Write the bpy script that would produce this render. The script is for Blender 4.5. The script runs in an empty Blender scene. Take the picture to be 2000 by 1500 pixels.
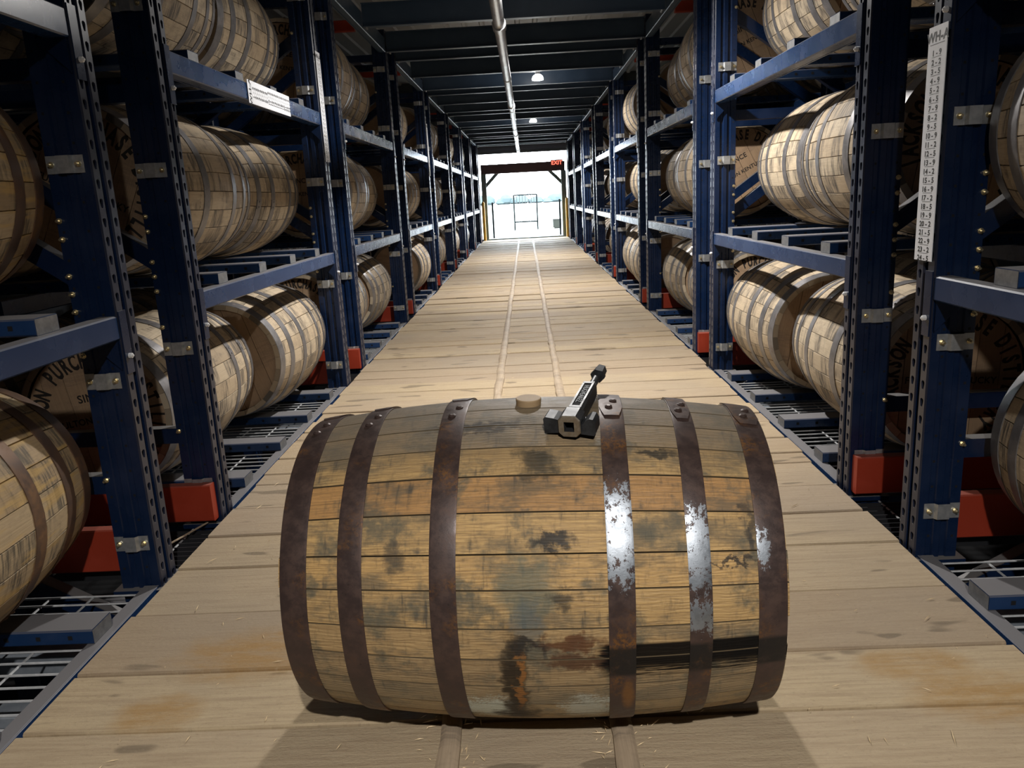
import bpy, math, random
from mathutils import Vector, Matrix
random.seed(7)
PI = math.pi
C = bpy.context.scene.collection

# ------------------------------------------------------------------ camera
scn = bpy.context.scene
cam_d = bpy.data.cameras.new('camera'); cam = bpy.data.objects.new('camera', cam_d); C.objects.link(cam)
CAM_H = 1.065
R_ = Vector((0.99857309, 0.01623598, -0.05087423))
D_ = Vector((-0.04572079, -0.23232318, -0.97156346))
F_ = Vector((-0.02759354, 0.97250313, -0.23124936))
cam.matrix_world = Matrix(((R_.x, -D_.x, -F_.x, 0), (R_.y, -D_.y, -F_.y, 0), (R_.z, -D_.z, -F_.z, CAM_H), (0, 0, 0, 1)))
cam_d.sensor_width = 36; cam_d.lens = 1530.234 / 2000 * 36; cam_d.clip_start = .02; cam_d.clip_end = 600
scn.camera = cam

# ------------------------------------------------------------------ light
SKY_STRENGTH = 20.0
LAMP_W = 400
EXPOSURE = 0.0
w = bpy.data.worlds.new('sky'); scn.world = w; w.use_nodes = True
bgn = w.node_tree.nodes['Background']
bgn.inputs[0].default_value = (.82, .92, 1.0, 1); bgn.inputs[1].default_value = SKY_STRENGTH
scn.view_settings.view_transform = 'Standard'; scn.view_settings.look = 'None'
scn.view_settings.gamma = 1; scn.view_settings.use_curve_mapping = False; scn.view_settings.exposure = EXPOSURE
scn.cycles.diffuse_bounces = 2
LAMP_Y = [-.85, 4.2, 9.25, 14.3]

# ------------------------------------------------------------------ dimensions (metres)
XL, XR = 1.143, 1.089            # rack fronts either side of the aisle
Y0, P, G, PW, PD = 2.234, 2.536, .491, .10, .12
L1T, L1B, L2T, L2B = .802, .736, 1.591, 1.52
NP_ = 8                           # pairs of frames k = 0..7
YEND = 21.0
RB, RH, BL = .326, .281, .889
FRONT = {1: XR, -1: XL}
def prad(u): return RB - (RB - RH) * u * u

# ------------------------------------------------------------------ mesh helper
class MB:
    def __init__(s): s.v = []; s.f = []; s.m = []; s.sm = []; s.uv = {}
    def add(s, vs, fs, m=0, smooth=False, uvs=None):
        o = len(s.v); s.v += [tuple(p) for p in vs]
        for f in fs: s.f.append(tuple(i + o for i in f)); s.m.append(m); s.sm.append(smooth)
        if uvs:
            for i, t in enumerate(uvs): s.uv[i + o] = t
    def box(s, x0, x1, y0, y1, z0, z1, m=0):
        s.add([(x0,y0,z0),(x1,y0,z0),(x1,y1,z0),(x0,y1,z0),(x0,y0,z1),(x1,y0,z1),(x1,y1,z1),(x0,y1,z1)],
              [(0,3,2,1),(4,5,6,7),(0,1,5,4),(1,2,6,5),(2,3,7,6),(3,0,4,7)], m)
    def prism(s, poly, axis, a, b, m=0, caps=True, smooth=False):
        # poly: (p,q) pairs, axis 0: (y,z)  1: (x,z)  2: (x,y)
        def P3(p, t): return ((t, p[0], p[1]), (p[0], t, p[1]), (p[0], p[1], t))[axis]
        n = len(poly)
        area = sum(poly[i][0]*poly[(i+1)%n][1] - poly[(i+1)%n][0]*poly[i][1] for i in range(n))
        flip = (area < 0) ^ (axis == 1)
        if flip: poly = poly[::-1]
        vs = [P3(p, a) for p in poly] + [P3(p, b) for p in poly]
        fs = [(i, (i+1) % n, (i+1) % n + n, i + n) for i in range(n)]
        s.add(vs, fs, m, smooth)
        if caps:
            s.add(vs[:n], [tuple(range(n))[::-1]], m); s.add(vs[n:], [tuple(range(n))], m)
    def cbox(s, axis, x0, x1, y0, y1, z0, z1, c=.004, m=0):
        r = [(x0, x1), (y0, y1), (z0, z1)]
        (a0, a1), (b0, b1) = [r[i] for i in range(3) if i != axis]
        poly = [(a0+c,b0),(a1-c,b0),(a1,b0+c),(a1,b1-c),(a1-c,b1),(a0+c,b1),(a0,b1-c),(a0,b0+c)]
        s.prism(poly, axis, r[axis][0], r[axis][1], m)
    def strip(s, line, z0, z1, m=0, flip=False):
        # vertical sheet along an (x,y) polyline
        n = len(line); vs = [(x, y, z0) for x, y in line] + [(x, y, z1) for x, y in line]
        fs = [(i, i+1, i+1+n, i+n) for i in range(n-1)]
        if flip: fs = [f[::-1] for f in fs]
        s.add(vs, fs, m)
    def cyl(s, p0, p1, r0, r1=None, n=12, m=0, caps=True, smooth=True):
        r1 = r0 if r1 is None else r1
        p0 = Vector(p0); p1 = Vector(p1); d = (p1 - p0).normalized()
        a = d.orthogonal().normalized(); b = d.cross(a)
        vs = []
        for p, r in ((p0, r0), (p1, r1)):
            for i in range(n):
                t = 2*PI*i/n; vs.append(p + a*math.cos(t)*r + b*math.sin(t)*r)
        s.add(vs, [(i, (i+1) % n, (i+1) % n + n, i+n) for i in range(n)], m, smooth)
        if caps: s.add(vs[:n], [tuple(range(n))[::-1]], m); s.add(vs[n:], [tuple(range(n))], m)
    def xform(s, M):
        s.v = [tuple(M @ Vector(p)) for p in s.v]; return s
    def mesh(s, name, mats, mirror=False):
        me = bpy.data.meshes.new(name)
        if mirror: vs = [(-x, y, z) for x, y, z in s.v]; fs = [f[::-1] for f in s.f]
        else: vs, fs = s.v, s.f
        me.from_pydata(vs, [], fs)
        for m in (mats if isinstance(mats, (list, tuple)) else [mats]): me.materials.append(m)
        me.polygons.foreach_set('material_index', s.m)
        me.polygons.foreach_set('use_smooth', s.sm)
        if s.uv:
            ul = me.uv_layers.new(name='UVMap')
            for lp in me.loops:
                ul.data[lp.index].uv = s.uv.get(lp.vertex_index, (0, 0))
        me.update()
        if any(s.sm): me.set_sharp_from_angle(angle=.7)
        return me
CACHE = {}
def mesh_of(key, mats, make, side=1):
    k = (key, side)
    if k not in CACHE:
        b = MB(); make(b); CACHE[k] = b.mesh(key, mats, side < 0)
    return CACHE[k]
def ob(name, me, parent=None, loc=(0, 0, 0), rot=(0, 0, 0)):
    o = bpy.data.objects.new(name, me); C.objects.link(o); o.location = loc; o.rotation_euler = rot
    if parent: o.parent = parent
    return o
def tag(o, label=None, cat=None, group=None, kind=None):
    if label: o['label'] = label
    if cat: o['category'] = cat
    if group: o['group'] = group
    if kind: o['kind'] = kind
    return o
def thing(name, label, cat, loc=(0, 0, 0), group=None, rot=(0, 0, 0)):
    return tag(ob(name, None, None, loc, rot), label, cat, group)

# ------------------------------------------------------------------ materials
def new_mat(name):
    m = bpy.data.materials.new(name); m.use_nodes = True
    nt = m.node_tree; bs = nt.nodes['Principled BSDF']
    return m, nt, bs
class NT:
    def __init__(s, nt): s.nt = nt
    def n(s, t, **k):
        x = s.nt.nodes.new(t)
        for a, b in k.items(): setattr(x, a, b)
        return x
    def lk(s, a, b): s.nt.links.new(a, b)
    def put(s, sock, val):
        if hasattr(val, 'is_linked'): s.lk(val, sock)
        else: sock.default_value = val
    def math(s, op, a, b=None, c=None, clamp=False):
        x = s.n('ShaderNodeMath', operation=op, use_clamp=clamp); s.put(x.inputs[0], a)
        if b is not None: s.put(x.inputs[1], b)
        if c is not None: s.put(x.inputs[2], c)
        return x.outputs[0]
    def mix(s, f, a, b, blend='MIX'):
        x = s.n('ShaderNodeMix', data_type='RGBA', blend_type=blend)
        s.put(x.inputs[0], f); s.put(x.inputs[6], a if hasattr(a, 'is_linked') else (*a, 1)); s.put(x.inputs[7], b if hasattr(b, 'is_linked') else (*b, 1))
        return x.outputs[2]
    def noise(s, vec, scale, detail=3, rough=.55, dist=0):
        x = s.n('ShaderNodeTexNoise'); s.put(x.inputs['Vector'], vec); x.inputs['Scale'].default_value = scale
        x.inputs['Detail'].default_value = detail; x.inputs['Roughness'].default_value = rough; x.inputs['Distortion'].default_value = dist
        return x.outputs['Fac']
    def vmul(s, vec, xyz):
        x = s.n('ShaderNodeVectorMath', operation='MULTIPLY'); s.put(x.inputs[0], vec); s.put(x.inputs[1], xyz); return x.outputs[0]
    def vadd(s, a, b):
        x = s.n('ShaderNodeVectorMath', operation='ADD'); s.put(x.inputs[0], a); s.put(x.inputs[1], b); return x.outputs[0]
    def ramp(s, f, stops):
        x = s.n('ShaderNodeValToRGB'); s.put(x.inputs[0], f); e = x.color_ramp.elements
        while len(e) < len(stops): e.new(.5)
        for i, (p, c) in enumerate(stops): e[i].position = p; e[i].color = (*c, 1)
        return x.outputs[0]
    def rng(s, v, a, b, c=0, d=1):
        x = s.n('ShaderNodeMapRange', interpolation_type='SMOOTHSTEP'); s.put(x.inputs[0], v)
        for i, t in enumerate((a, b, c, d)): s.put(x.inputs[i+1], t)
        return x.outputs[0]
    def bump(s, h, strength, dist, bs):
        x = s.n('ShaderNodeBump'); x.inputs['Strength'].default_value = strength; x.inputs['Distance'].default_value = dist
        s.lk(h, x.inputs['Height']); s.lk(x.outputs[0], bs.inputs['Normal'])
def objrand(t):
    return t.n('ShaderNodeObjectInfo').outputs['Random']
def coord(t, kind):
    return t.n('ShaderNodeTexCoord').outputs[kind]

def paint(name, col, rough=.35, dirt=.25, spec=.5, dust=(.18, .17, .16)):
    m, nt, bs = new_mat(name); t = NT(nt)
    pos = t.n('ShaderNodeNewGeometry').outputs['Position']
    n1 = t.noise(pos, 7, 4, .6); n2 = t.noise(t.vmul(pos, (1, 1, .25)), 55, 3, .7)
    f = t.math('MULTIPLY', t.rng(n1, .42, .8), dirt)
    nz = t.n('ShaderNodeSeparateXYZ'); t.lk(t.n('ShaderNodeNewGeometry').outputs['Normal'], nz.inputs[0])
    up = t.rng(nz.outputs[2], .5, .95, 0, .85)      # dust settles on what faces up
    c = t.mix(f, col, tuple(min(1, a*1.6+.02) for a in col))
    c = t.mix(t.math('MULTIPLY', t.rng(n2, .6, .85), .12*dirt), c, (.2, .2, .21))
    c = t.mix(up, c, dust)
    t.lk(c, bs.inputs['Base Color']); t.put(bs.inputs['Roughness'], t.math('ADD', t.math('ADD', t.math('MULTIPLY', n1, .2), rough-.1), t.math('MULTIPLY', up, .3)))
    bs.inputs['Specular IOR Level'].default_value = spec
    return m
def plain(name, col, rough=.5, metal=0, spec=.5, emit=None, es=0):
    m, nt, bs = new_mat(name); bs.inputs['Base Color'].default_value = (*col, 1)
    bs.inputs['Roughness'].default_value = rough; bs.inputs['Metallic'].default_value = metal; bs.inputs['Specular IOR Level'].default_value = spec
    if emit: bs.inputs['Emission Color'].default_value = (*emit, 1); bs.inputs['Emission Strength'].default_value = es
    return m
def metal(name, a, b, scale, rough=.4, metalness=.8, rust=None, lo=.5, hi=.65):
    m, nt, bs = new_mat(name); t = NT(nt)
    pos = t.vadd(coord(t, 'Object'), t.vmul(objrand(t), (37, 19, 53)))
    n1 = t.noise(pos, scale, 5, .65); c = t.mix(t.rng(n1, .35, .7), a, b)
    r = t.math('ADD', t.math('MULTIPLY', n1, .3), rough-.15)
    if rust:
        n2 = t.rng(t.noise(pos, scale*.6, 6, .7), lo, hi); c = t.mix(n2, c, rust)
        t.put(bs.inputs['Metallic'], t.math('MULTIPLY', t.math('SUBTRACT', 1, n2), metalness)); r = t.math('ADD', r, t.math('MULTIPLY', n2, .25))
    else: bs.inputs['Metallic'].default_value = metalness
    t.lk(c, bs.inputs['Base Color']); t.lk(r, bs.inputs['Roughness'])
    return m

M = {}
M['blue'] = paint('blue_paint', (.0042, .0135, .044), .28, .35, .4)
M['strip_paint'] = paint('worn_post_paint', (.017, .021, .040), .34, .6, .45)
M['beam'] = paint('beam_blue_paint', (.010, .033, .098), .27, .3, .4, (.19, .18, .175))
M['railend'] = metal('raw_rail_end', (.15, .15, .155), (.22, .22, .22), 50, .5, .4)
M['navy'] = paint('hazed_navy_paint', (.03, .055, .095), .4, .3)  # lifted lighter and bluer: haze under the ceiling is put into the colour
M['red'] = paint('red_oxide_paint', (.30, .034, .014), .45, .3, .4, (.22, .06, .04))
M['darkred'] = paint('hazed_red_steel', (.10, .055, .06), .5, .3, .4, (.2, .06, .05))  # header red, lightened towards grey to imitate haze from the bright doorway
M['hole'] = plain('punched_hole', (.003, .003, .005), .9)
M['zinc'] = metal('zinc_plate', (.40, .42, .44), (.52, .53, .54), 60, .42, .75)
M['brass'] = metal('yellow_zinc_bolt', (.62, .53, .33), (.75, .68, .5), 90, .3, .9)
M['wire'] = metal('galvanised_wire', (.48, .49, .50), (.60, .61, .62), 40, .5, .25)
M['bargrate'] = plain('black_steel_bar', (.035, .036, .04), .45, .4)
M['supportbar'] = metal('grey_support_bar', (.26, .29, .33), (.34, .37, .41), 20, .5, .3)
M['pin'] = plain('white_pin', (.8, .8, .8), .3)
M['pipe'] = metal('silver_pipe', (.42, .43, .44), (.62, .63, .64), 9, .32, .85)
M['paper'] = plain('white_card', (.86, .88, .93), .45)
M['ink'] = plain('black_ink', (.012, .012, .012), .6)
M['stencil'] = plain('stencil_ink', (.02, .016, .014), .8)
M['concrete'] = plain('dark_concrete', (.07, .07, .075), .8)
M['wall'] = plain('shed_sheet', (.06, .07, .085), .6)
M['roof'] = plain('pale_roof_sheet', (.42, .41, .39), .55)
M['bulb'] = plain('lamp_glass', (1, 1, 1), .3, emit=(1, .97, .93), es=60)
M['housing'] = plain('lamp_housing', (.35, .36, .38), .4, .5)
M['gravel'] = plain('pale_gravel', (.27, .265, .25), .9)
M['leafy'] = plain('tree_leaves', (.058, .078, .082), .9, 0, 0)
M['yellow'] = plain('safety_yellow', (.75, .40, .04), .5)
M['steel'] = plain('dark_tube', (.16, .2, .2), .5, .2)
M['blacktube'] = plain('black_tube', (.006, .009, .009), .7, 0, .1)
M['gatebar'] = plain('gate_bar_paint', (.045, .045, .045), .7, 0, .2)
M['exit'] = plain('exit_red', (.7, .03, .02), .4, emit=(1, .16, .10), es=2.2)
M['exitbox'] = plain('exit_housing', (.16, .035, .035), .4)
M['wall_far'] = plain('end_sheet', (.1, .11, .12), .6)

def rack_wood(name, light, mid, grey, amount, warm=None):
    m, nt, bs = new_mat(name); t = NT(nt)
    uv = coord(t, 'UV'); r = objrand(t)
    att = t.n('ShaderNodeAttribute', attribute_name='piece'); rr = t.math('FRACT', t.math('ADD', r, att.outputs['Fac']))
    off = t.n('ShaderNodeCombineXYZ'); t.put(off.inputs[0], t.math('MULTIPLY', rr, 61)); t.put(off.inputs[1], t.math('MULTIPLY', rr, 23)); t.put(off.inputs[2], t.math('MULTIPLY', r, 17))
    p = t.vadd(uv, off.outputs[0])
    base = t.ramp(rr, [(0, light), (.35, mid), (.6, light), (.8, tuple(a*.8 for a in mid)), (1, tuple(min(1, a*1.08) for a in light))])
    grain = t.noise(t.vmul(p, (3, 90, 1)), 3, 4, .6)
    c = t.mix(t.rng(grain, .35, .75, 0, .35), base, tuple(a*.55 for a in mid))
    g1 = t.rng(t.noise(t.vmul(p, (9, 14, 1)), 1, 5, .7), .46, .68)
    g2 = t.rng(t.noise(t.vmul(p, (60, 9, 1)), 1, 3, .6), .5, .7)
    g3 = t.math('MULTIPLY', t.rng(t.noise(t.vmul(p, (11, 2, 1)), 1, 3, .6), .47, .57), t.rng(t.noise(t.vmul(p, (130, 14, 1)), 1, 3, .6), .36, .62, .15, 1))
    g = t.math('MAXIMUM', t.math('MULTIPLY', g1, t.math('ADD', .35, t.math('MULTIPLY', g2, .65))), t.math('MULTIPLY', g3, .95)); g = t.math('MULTIPLY', g, amount)
    c = t.mix(g, c, grey)
    if warm: c = t.mix(t.rng(t.noise(t.vmul(p, (5, 25, 1)), 1, 3), .5, .65, 0, .7), c, warm)
    t.lk(c, bs.inputs['Base Color']); bs.inputs['Roughness'].default_value = .62; bs.inputs['Specular IOR Level'].default_value = .3
    t.bump(grain, .35, .002, bs)
    return m
M['oak'] = rack_wood('barrel_oak', (.52, .43, .31), (.45, .35, .235), (.085, .075, .065), 1.0)
M['oak_old'] = rack_wood('weathered_oak', (.52, .40, .25), (.42, .30, .17), (.09, .08, .065), .9, (.55, .36, .13))
M['head'] = rack_wood('head_oak', (.44, .30, .185), (.38, .25, .15), (.14, .10, .08), .35)
M['hoop'] = metal('steel_hoop', (.19, .185, .19), (.27, .26, .265), 18, .42, .6, (.16, .12, .10), .55, .75)
M['hoop_rust'] = metal('rusty_hoop', (.10, .065, .05), (.15, .085, .05), 14, .5, .35, (.20, .10, .04), .5, .7)

# plank floor
def plank_mat():
    m, nt, bs = new_mat('rough_oak_plank'); t = NT(nt)
    pos = t.n('ShaderNodeNewGeometry').outputs['Position']; r = objrand(t)
    off = t.n('ShaderNodeCombineXYZ'); t.put(off.inputs[0], t.math('MULTIPLY', r, 41)); t.put(off.inputs[2], t.math('MULTIPLY', r, 13))
    p = t.vadd(pos, off.outputs[0])
    base = t.ramp(r, [(0, (.36, .275, .18)), (.3, (.43, .335, .215)), (.55, (.375, .29, .20)), (.8, (.46, .36, .225)), (1, (.33, .26, .19))])
    grain = t.noise(t.vmul(p, (2.2, 45, 1)), 2.2, 5, .65, .4)
    fine = t.noise(t.vmul(p, (8, 160, 1)), 2, 3, .7)
    c = t.mix(t.rng(grain, .38, .72, 0, .5), base, (.25, .175, .11))
    c = t.mix(t.rng(fine, .5, .75, 0, .3), c, (.22, .16, .105))
    c = t.mix(t.rng(t.noise(pos, 1.3, 3, .5), .45, .68, 0, .45), c, (.30, .245, .185))     # greyed by feet and damp
    c = t.mix(t.rng(t.noise(t.vmul(pos, (2.2, 7.5, 1)), 1.6, 2, .4, .3), .655, .69, 0, .6), c, (.115, .088, .06))   # water marks
    # orange syrup stains with soft edges
    for cx, cy, rx, ry in ((-.72, 1.72, .20, .12), (-.86, 1.50, .10, .07), (.83, 1.58, .13, .07), (.93, 1.46, .17, .09)):
        s = t.n('ShaderNodeSeparateXYZ'); t.lk(t.vadd(pos, t.vmul(t.n('ShaderNodeTexNoise').outputs['Color'], (.0, .0, 0))), s.inputs[0])
        d = t.math('ADD', t.math('POWER', t.math('DIVIDE', t.math('SUBTRACT', s.outputs[0], cx), rx), 2), t.math('POWER', t.math('DIVIDE', t.math('SUBTRACT', s.outputs[1], cy), ry), 2))
        d = t.math('ADD', d, t.math('MULTIPLY', t.math('SUBTRACT', t.noise(pos, 14, 4), .5), 1.6))
        c = t.mix(t.math('MULTIPLY', t.rng(d, 1.5, .0, 0, .75), t.rng(t.noise(t.vmul(pos, (9, 30, 1)), 1, 4, .7), .3, .65, .35, 1)), c, (.33, .185, .055))
    t.lk(c, bs.inputs['Base Color']); bs.inputs['Roughness'].default_value = .72; bs.inputs['Specular IOR Level'].default_value = .25
    saw = t.noise(t.vmul(p, (30, 55, 1)), 3, 4, .7)
    c2 = t.mix(t.rng(saw, .55, .72, 0, .28), c, (.17, .125, .08)); c2 = t.mix(t.rng(saw, .42, .3, 0, .18), c2, (.6, .48, .32)); t.lk(c2, bs.inputs['Base Color'])
    h = t.math('ADD', t.math('ADD', t.math('MULTIPLY', grain, .5), t.math('MULTIPLY', fine, .4)), t.math('MULTIPLY', saw, .8))
    t.bump(h, .6, .004, bs)
    return m
M['plank'] = plank_mat()
M['strip'] = rack_wood('worn_strip', (.44, .34, .235), (.38, .29, .20), (.15, .12, .09), .6)
M['splinter'] = plain('pale_splinter', (.72, .55, .33), .7)

# big barrel: wood with its own marks, laid out in metres along (u) and round (v) the barrel
def blob(t, u, v, cu, cv, ru, rv, soft=(1.5, .1), nz=None, amt=1.0):
    a = t.math('DIVIDE', t.math('SUBTRACT', u, cu), ru); b = t.math('DIVIDE', t.math('SUBTRACT', v, cv), rv)
    d = t.math('ADD', t.math('MULTIPLY', a, a), t.math('MULTIPLY', b, b))
    if nz is not None: d = t.math('ADD', d, t.math('MULTIPLY', t.math('SUBTRACT', nz, .5), amt*2))
    return t.rng(d, soft[0], soft[1])
def dg(a): return math.radians(a) * RB
def big_wood():
    m, nt, bs = new_mat('old_barrel_oak'); t = NT(nt)
    uv = coord(t, 'UV'); r = objrand(t)
    s = t.n('ShaderNodeSeparateXYZ'); t.lk(uv, s.inputs[0]); u, v = s.outputs[0], s.outputs[1]
    off = t.n('ShaderNodeCombineXYZ'); t.put(off.inputs[0], t.math('MULTIPLY', r, 31)); t.put(off.inputs[2], t.math('MULTIPLY', r, 7))
    p = t.vadd(uv, off.outputs[0])
    tn = t.n('ShaderNodeAttribute', attribute_type='OBJECT', attribute_name='tone').outputs['Fac']
    base = t.ramp(tn, [(0, (.47, .25, .09)), (.33, (.58, .37, .145)), (.66, (.44, .30, .145)), (1, (.30, .225, .135))])
    w1 = t.noise(uv, 28, 4, .6); w2 = t.noise(t.vadd(uv, (3.1, 1.7, 0)), 34, 4, .6)
    u0, v0 = u, v
    u = t.math('ADD', u, t.math('MULTIPLY', t.math('SUBTRACT', w1, .5), .085)); v = t.math('ADD', v, t.math('MULTIPLY', t.math('SUBTRACT', w2, .5), .075))
    bend = t.vadd(p, t.vmul(t.n('ShaderNodeTexNoise').outputs['Color'], (0, 0, 0)))
    wv = t.n('ShaderNodeTexWave', wave_type='BANDS', bands_direction='Y'); t.lk(t.vmul(bend, (.35, 1, 1)), wv.inputs['Vector'])
    wv.inputs['Scale'].default_value = 46; wv.inputs['Distortion'].default_value = 9; wv.inputs['Detail'].default_value = 3; wv.inputs['Detail Scale'].default_value = 1.2
    grain = t.noise(t.vmul(p, (5, 210, 1)), 2, 4, .65)
    c = t.mix(t.rng(wv.outputs['Fac'], .35, .8, 0, .20), base, (.20, .11, .045))
    c = t.mix(t.rng(grain, .40, .68, 0, .6), c, (.17, .10, .045))
    saw = t.noise(t.vmul(p, (95, 26, 1)), 1, 4, .7); c = t.mix(t.rng(saw, .52, .72, 0, .4), c, (.13, .09, .05))
    n_big = t.noise(t.vmul(p, (7, 14, 1)), 1, 5, .7); n_st = t.noise(t.vmul(p, (70, 10, 1)), 1, 3, .6); n_lo = t.noise(t.vmul(uv, (1, 1, 1)), 22, 5, .7)
    n_blot = t.noise(t.vmul(uv, (9, 9, 1)), 1, 5, .65)
    c = t.mix(t.rng(n_big, .47, .66, 0, .72), c, (.115, .095, .065))
    c = t.mix(t.math('MULTIPLY', t.rng(n_blot, .5, .62), t.rng(n_lo, .3, .6, .3, .85)), c, (.10, .094, .068))
    c = t.mix(t.math('MULTIPLY', t.rng(n_st, .56, .7), t.rng(n_big, .4, .62, 0, .75)), c, (.06, .055, .045))
    # the upper staves are greyed by weather
    c = t.mix(t.math('MULTIPLY', t.rng(v, dg(48), dg(66)), t.math('ADD', .35, t.math('MULTIPLY', n_lo, .5))), c, (.145, .118, .085))
    c = t.mix(t.math('MULTIPLY', t.rng(v, dg(-12), dg(-34)), t.math('ADD', .2, t.math('MULTIPLY', n_lo, .6))), c, (.25, .205, .13))
    streak = t.noise(t.vmul(uv, (10, 260, 1)), 1, 4, .7); fl = t.noise(t.vmul(uv, (14, 60, 1)), 1, 4, .7)
    def stain(c, col, k, *a, **kw):
        return t.mix(t.math('MULTIPLY', blob(t, u, v, *a, **kw), k), c, col)
    c = stain(c, (.12, .13, .095), .75, .0, dg(14), .055, dg(10), nz=n_lo)
    c = stain(c, (.10, .115, .11), .7, .0, dg(3), .028, dg(9), nz=n_lo)
    c = stain(c, (.055, .045, .03), .9, .02, dg(54), .04, dg(6), nz=fl)
    c = stain(c, (.022, .02, .018), .95, .045, dg(28.5), .05, dg(2.4), nz=fl, amt=.6)
    c = stain(c, (.04, .036, .028), .8, .06, dg(11), .03, dg(3), nz=fl)
    c = stain(c, (.10, .035, .012), .85, .08, dg(-3.4), .065, dg(2.6), nz=streak)
    c = stain(c, (.075, .03, .014), .85, .09, dg(-10), .075, dg(3), nz=streak)
    c = stain(c, (.55, .60, .52), .8, -.075, dg(-36), .055, dg(9), nz=t.noise(uv, 240, 3, .7), amt=1.6)
    c = stain(c, (.50, .53, .46), .7, .10, dg(-36), .05, dg(10), nz=t.noise(t.vadd(uv, (2, 5, 0)), 200, 3, .7), amt=1.7)
    c = stain(c, (.022, .014, .008), .95, -.03, dg(-22), .026, dg(23), nz=fl, amt=.6)
    c = stain(c, (.022, .014, .008), .95, -.03, dg(-40), .042, dg(9), nz=fl, amt=.6)
    c = stain(c, (.27, .115, .03), .9, -.020, dg(-19), .0075, dg(16), nz=fl, amt=.5)
    c = stain(c, (.02, .017, .015), .9, -.004, dg(-3.5), .04, dg(2.6), nz=fl, amt=.7)
    c = stain(c, (.03, .027, .022), .85, .235, dg(58), .045, dg(2.2), nz=fl)
    c = stain(c, (.025, .022, .02), .9, .355, dg(21.5), .045, dg(.9), nz=fl, amt=.4)
    c = stain(c, (.035, .03, .026), .75, .385, dg(33), .010, dg(9), nz=fl)
    c = stain(c, (.05, .045, .036), .7, -.23, dg(24), .02, dg(5), nz=fl)
    c = stain(c, (.028, .024, .02), .85, -.09, dg(71), .09, dg(3.2), nz=streak)
    u, v = u0, v0
    # one stave right of the middle is blackened
    band = t.math('MULTIPLY', t.rng(v, dg(-18), dg(-16)), t.rng(v, dg(-3.6), dg(-4.6)))
    band = t.math('MULTIPLY', band, t.rng(t.math('ADD', u, t.math('MULTIPLY', t.math('SUBTRACT', streak, .5), .1)), .11, .135))
    band = t.math('MULTIPLY', band, t.math('SUBTRACT', 1, t.math('MULTIPLY', t.rng(v, dg(-11.5), dg(-16)), t.rng(streak, .44, .56))))
    c = t.mix(t.math('MULTIPLY', band, .98), c, (.008, .0075, .0075))
    t.lk(c, bs.inputs['Base Color'])
    t.put(bs.inputs['Roughness'], t.rng(n_big, .3, .7, .5, .66)); t.put(bs.inputs['Specular IOR Level'], t.math('MULTIPLY', t.math('SUBTRACT', 1.05, band), .33))
    t.bump(t.math('ADD', grain, t.math('MULTIPLY', wv.outputs['Fac'], .35)), .5, .0022, bs)
    return m
M['bigwood'] = big_wood()
M['joint'] = plain('joint_grime', (.085, .062, .036), .9, 0, .1)
def big_hoop():
    m, nt, bs = new_mat('old_rusty_hoop'); t = NT(nt)
    uv = coord(t, 'UV'); s = t.n('ShaderNodeSeparateXYZ'); t.lk(uv, s.inputs[0]); u, v = s.outputs[0], s.outputs[1]
    n1 = t.noise(uv, 30, 5, .7); n2 = t.noise(uv, 130, 4, .75); n3 = t.noise(uv, 9, 4, .6)
    c = t.mix(t.rng(n1, .4, .65), (.058, .038, .034), (.085, .052, .042))
    c = t.mix(t.rng(n2, .58, .72, 0, .6), c, (.02, .016, .015))
    c = t.mix(t.math('MULTIPLY', t.rng(n3, .52, .68), t.rng(n2, .4, .6)), c, (.19, .085, .025))
    flake = t.noise(t.vmul(uv, (1, .7, 1)), 75, 6, .8)
    g = None
    for cu, cv, ru, rv, k in ((.162, 30, .05, 16, 1), (.296, 25, .05, 14, 1), (.405, 26, .016, 7, .8), (.296, 4, .05, 7, .6)):
        b = t.math('MULTIPLY', blob(t, u, v, cu, dg(cv), ru, dg(rv), soft=(1.15, .2), nz=flake, amt=3.2), k)
        g = b if g is None else t.math('MAXIMUM', g, b)
    g = t.rng(g, .4, .6)
    c = t.mix(g, c, (.36, .39, .43))
    blk = t.math('MULTIPLY', t.math('MULTIPLY', t.rng(v, dg(-17), dg(-15)), t.rng(v, dg(-4), dg(-6))), t.rng(u, .1, .13))
    c = t.mix(t.math('MULTIPLY', blk, t.rng(n1, .3, .5, .5, .95)), c, (.014, .013, .013))
    c = t.mix(t.math('MULTIPLY', blob(t, u, v, .172, dg(-27), .012, dg(9), nz=n1), .8), c, (.24, .11, .03))
    t.lk(c, bs.inputs['Base Color']); t.put(bs.inputs['Metallic'], t.math('ADD', .35, t.math('MULTIPLY', g, .55)))
    t.put(bs.inputs['Roughness'], t.math('SUBTRACT', t.rng(n1, .3, .7, .38, .58), t.math('MULTIPLY', g, .02)))
    t.bump(t.math('ADD', n2, t.math('MULTIPLY', g, .8)), .25, .001, bs)
    return m
M['bighoop'] = big_hoop()
M['bung'] = rack_wood('bung_poplar', (.42, .29, .16), (.36, .25, .14), (.2, .15, .1), .3)
M['tool'] = metal('dark_tool_steel', (.028, .029, .032), (.052, .055, .06), 40, .46, .5)
M['letters'] = plain('worn_letter_tops', (.22, .23, .24), .55, .2)
M['panel'] = plain('sunk_panel', (.012, .012, .013), .8, 0, .2)
M['toolend'] = metal('worn_tool_end', (.30, .24, .17), (.38, .33, .26), 120, .45, .7)

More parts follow.
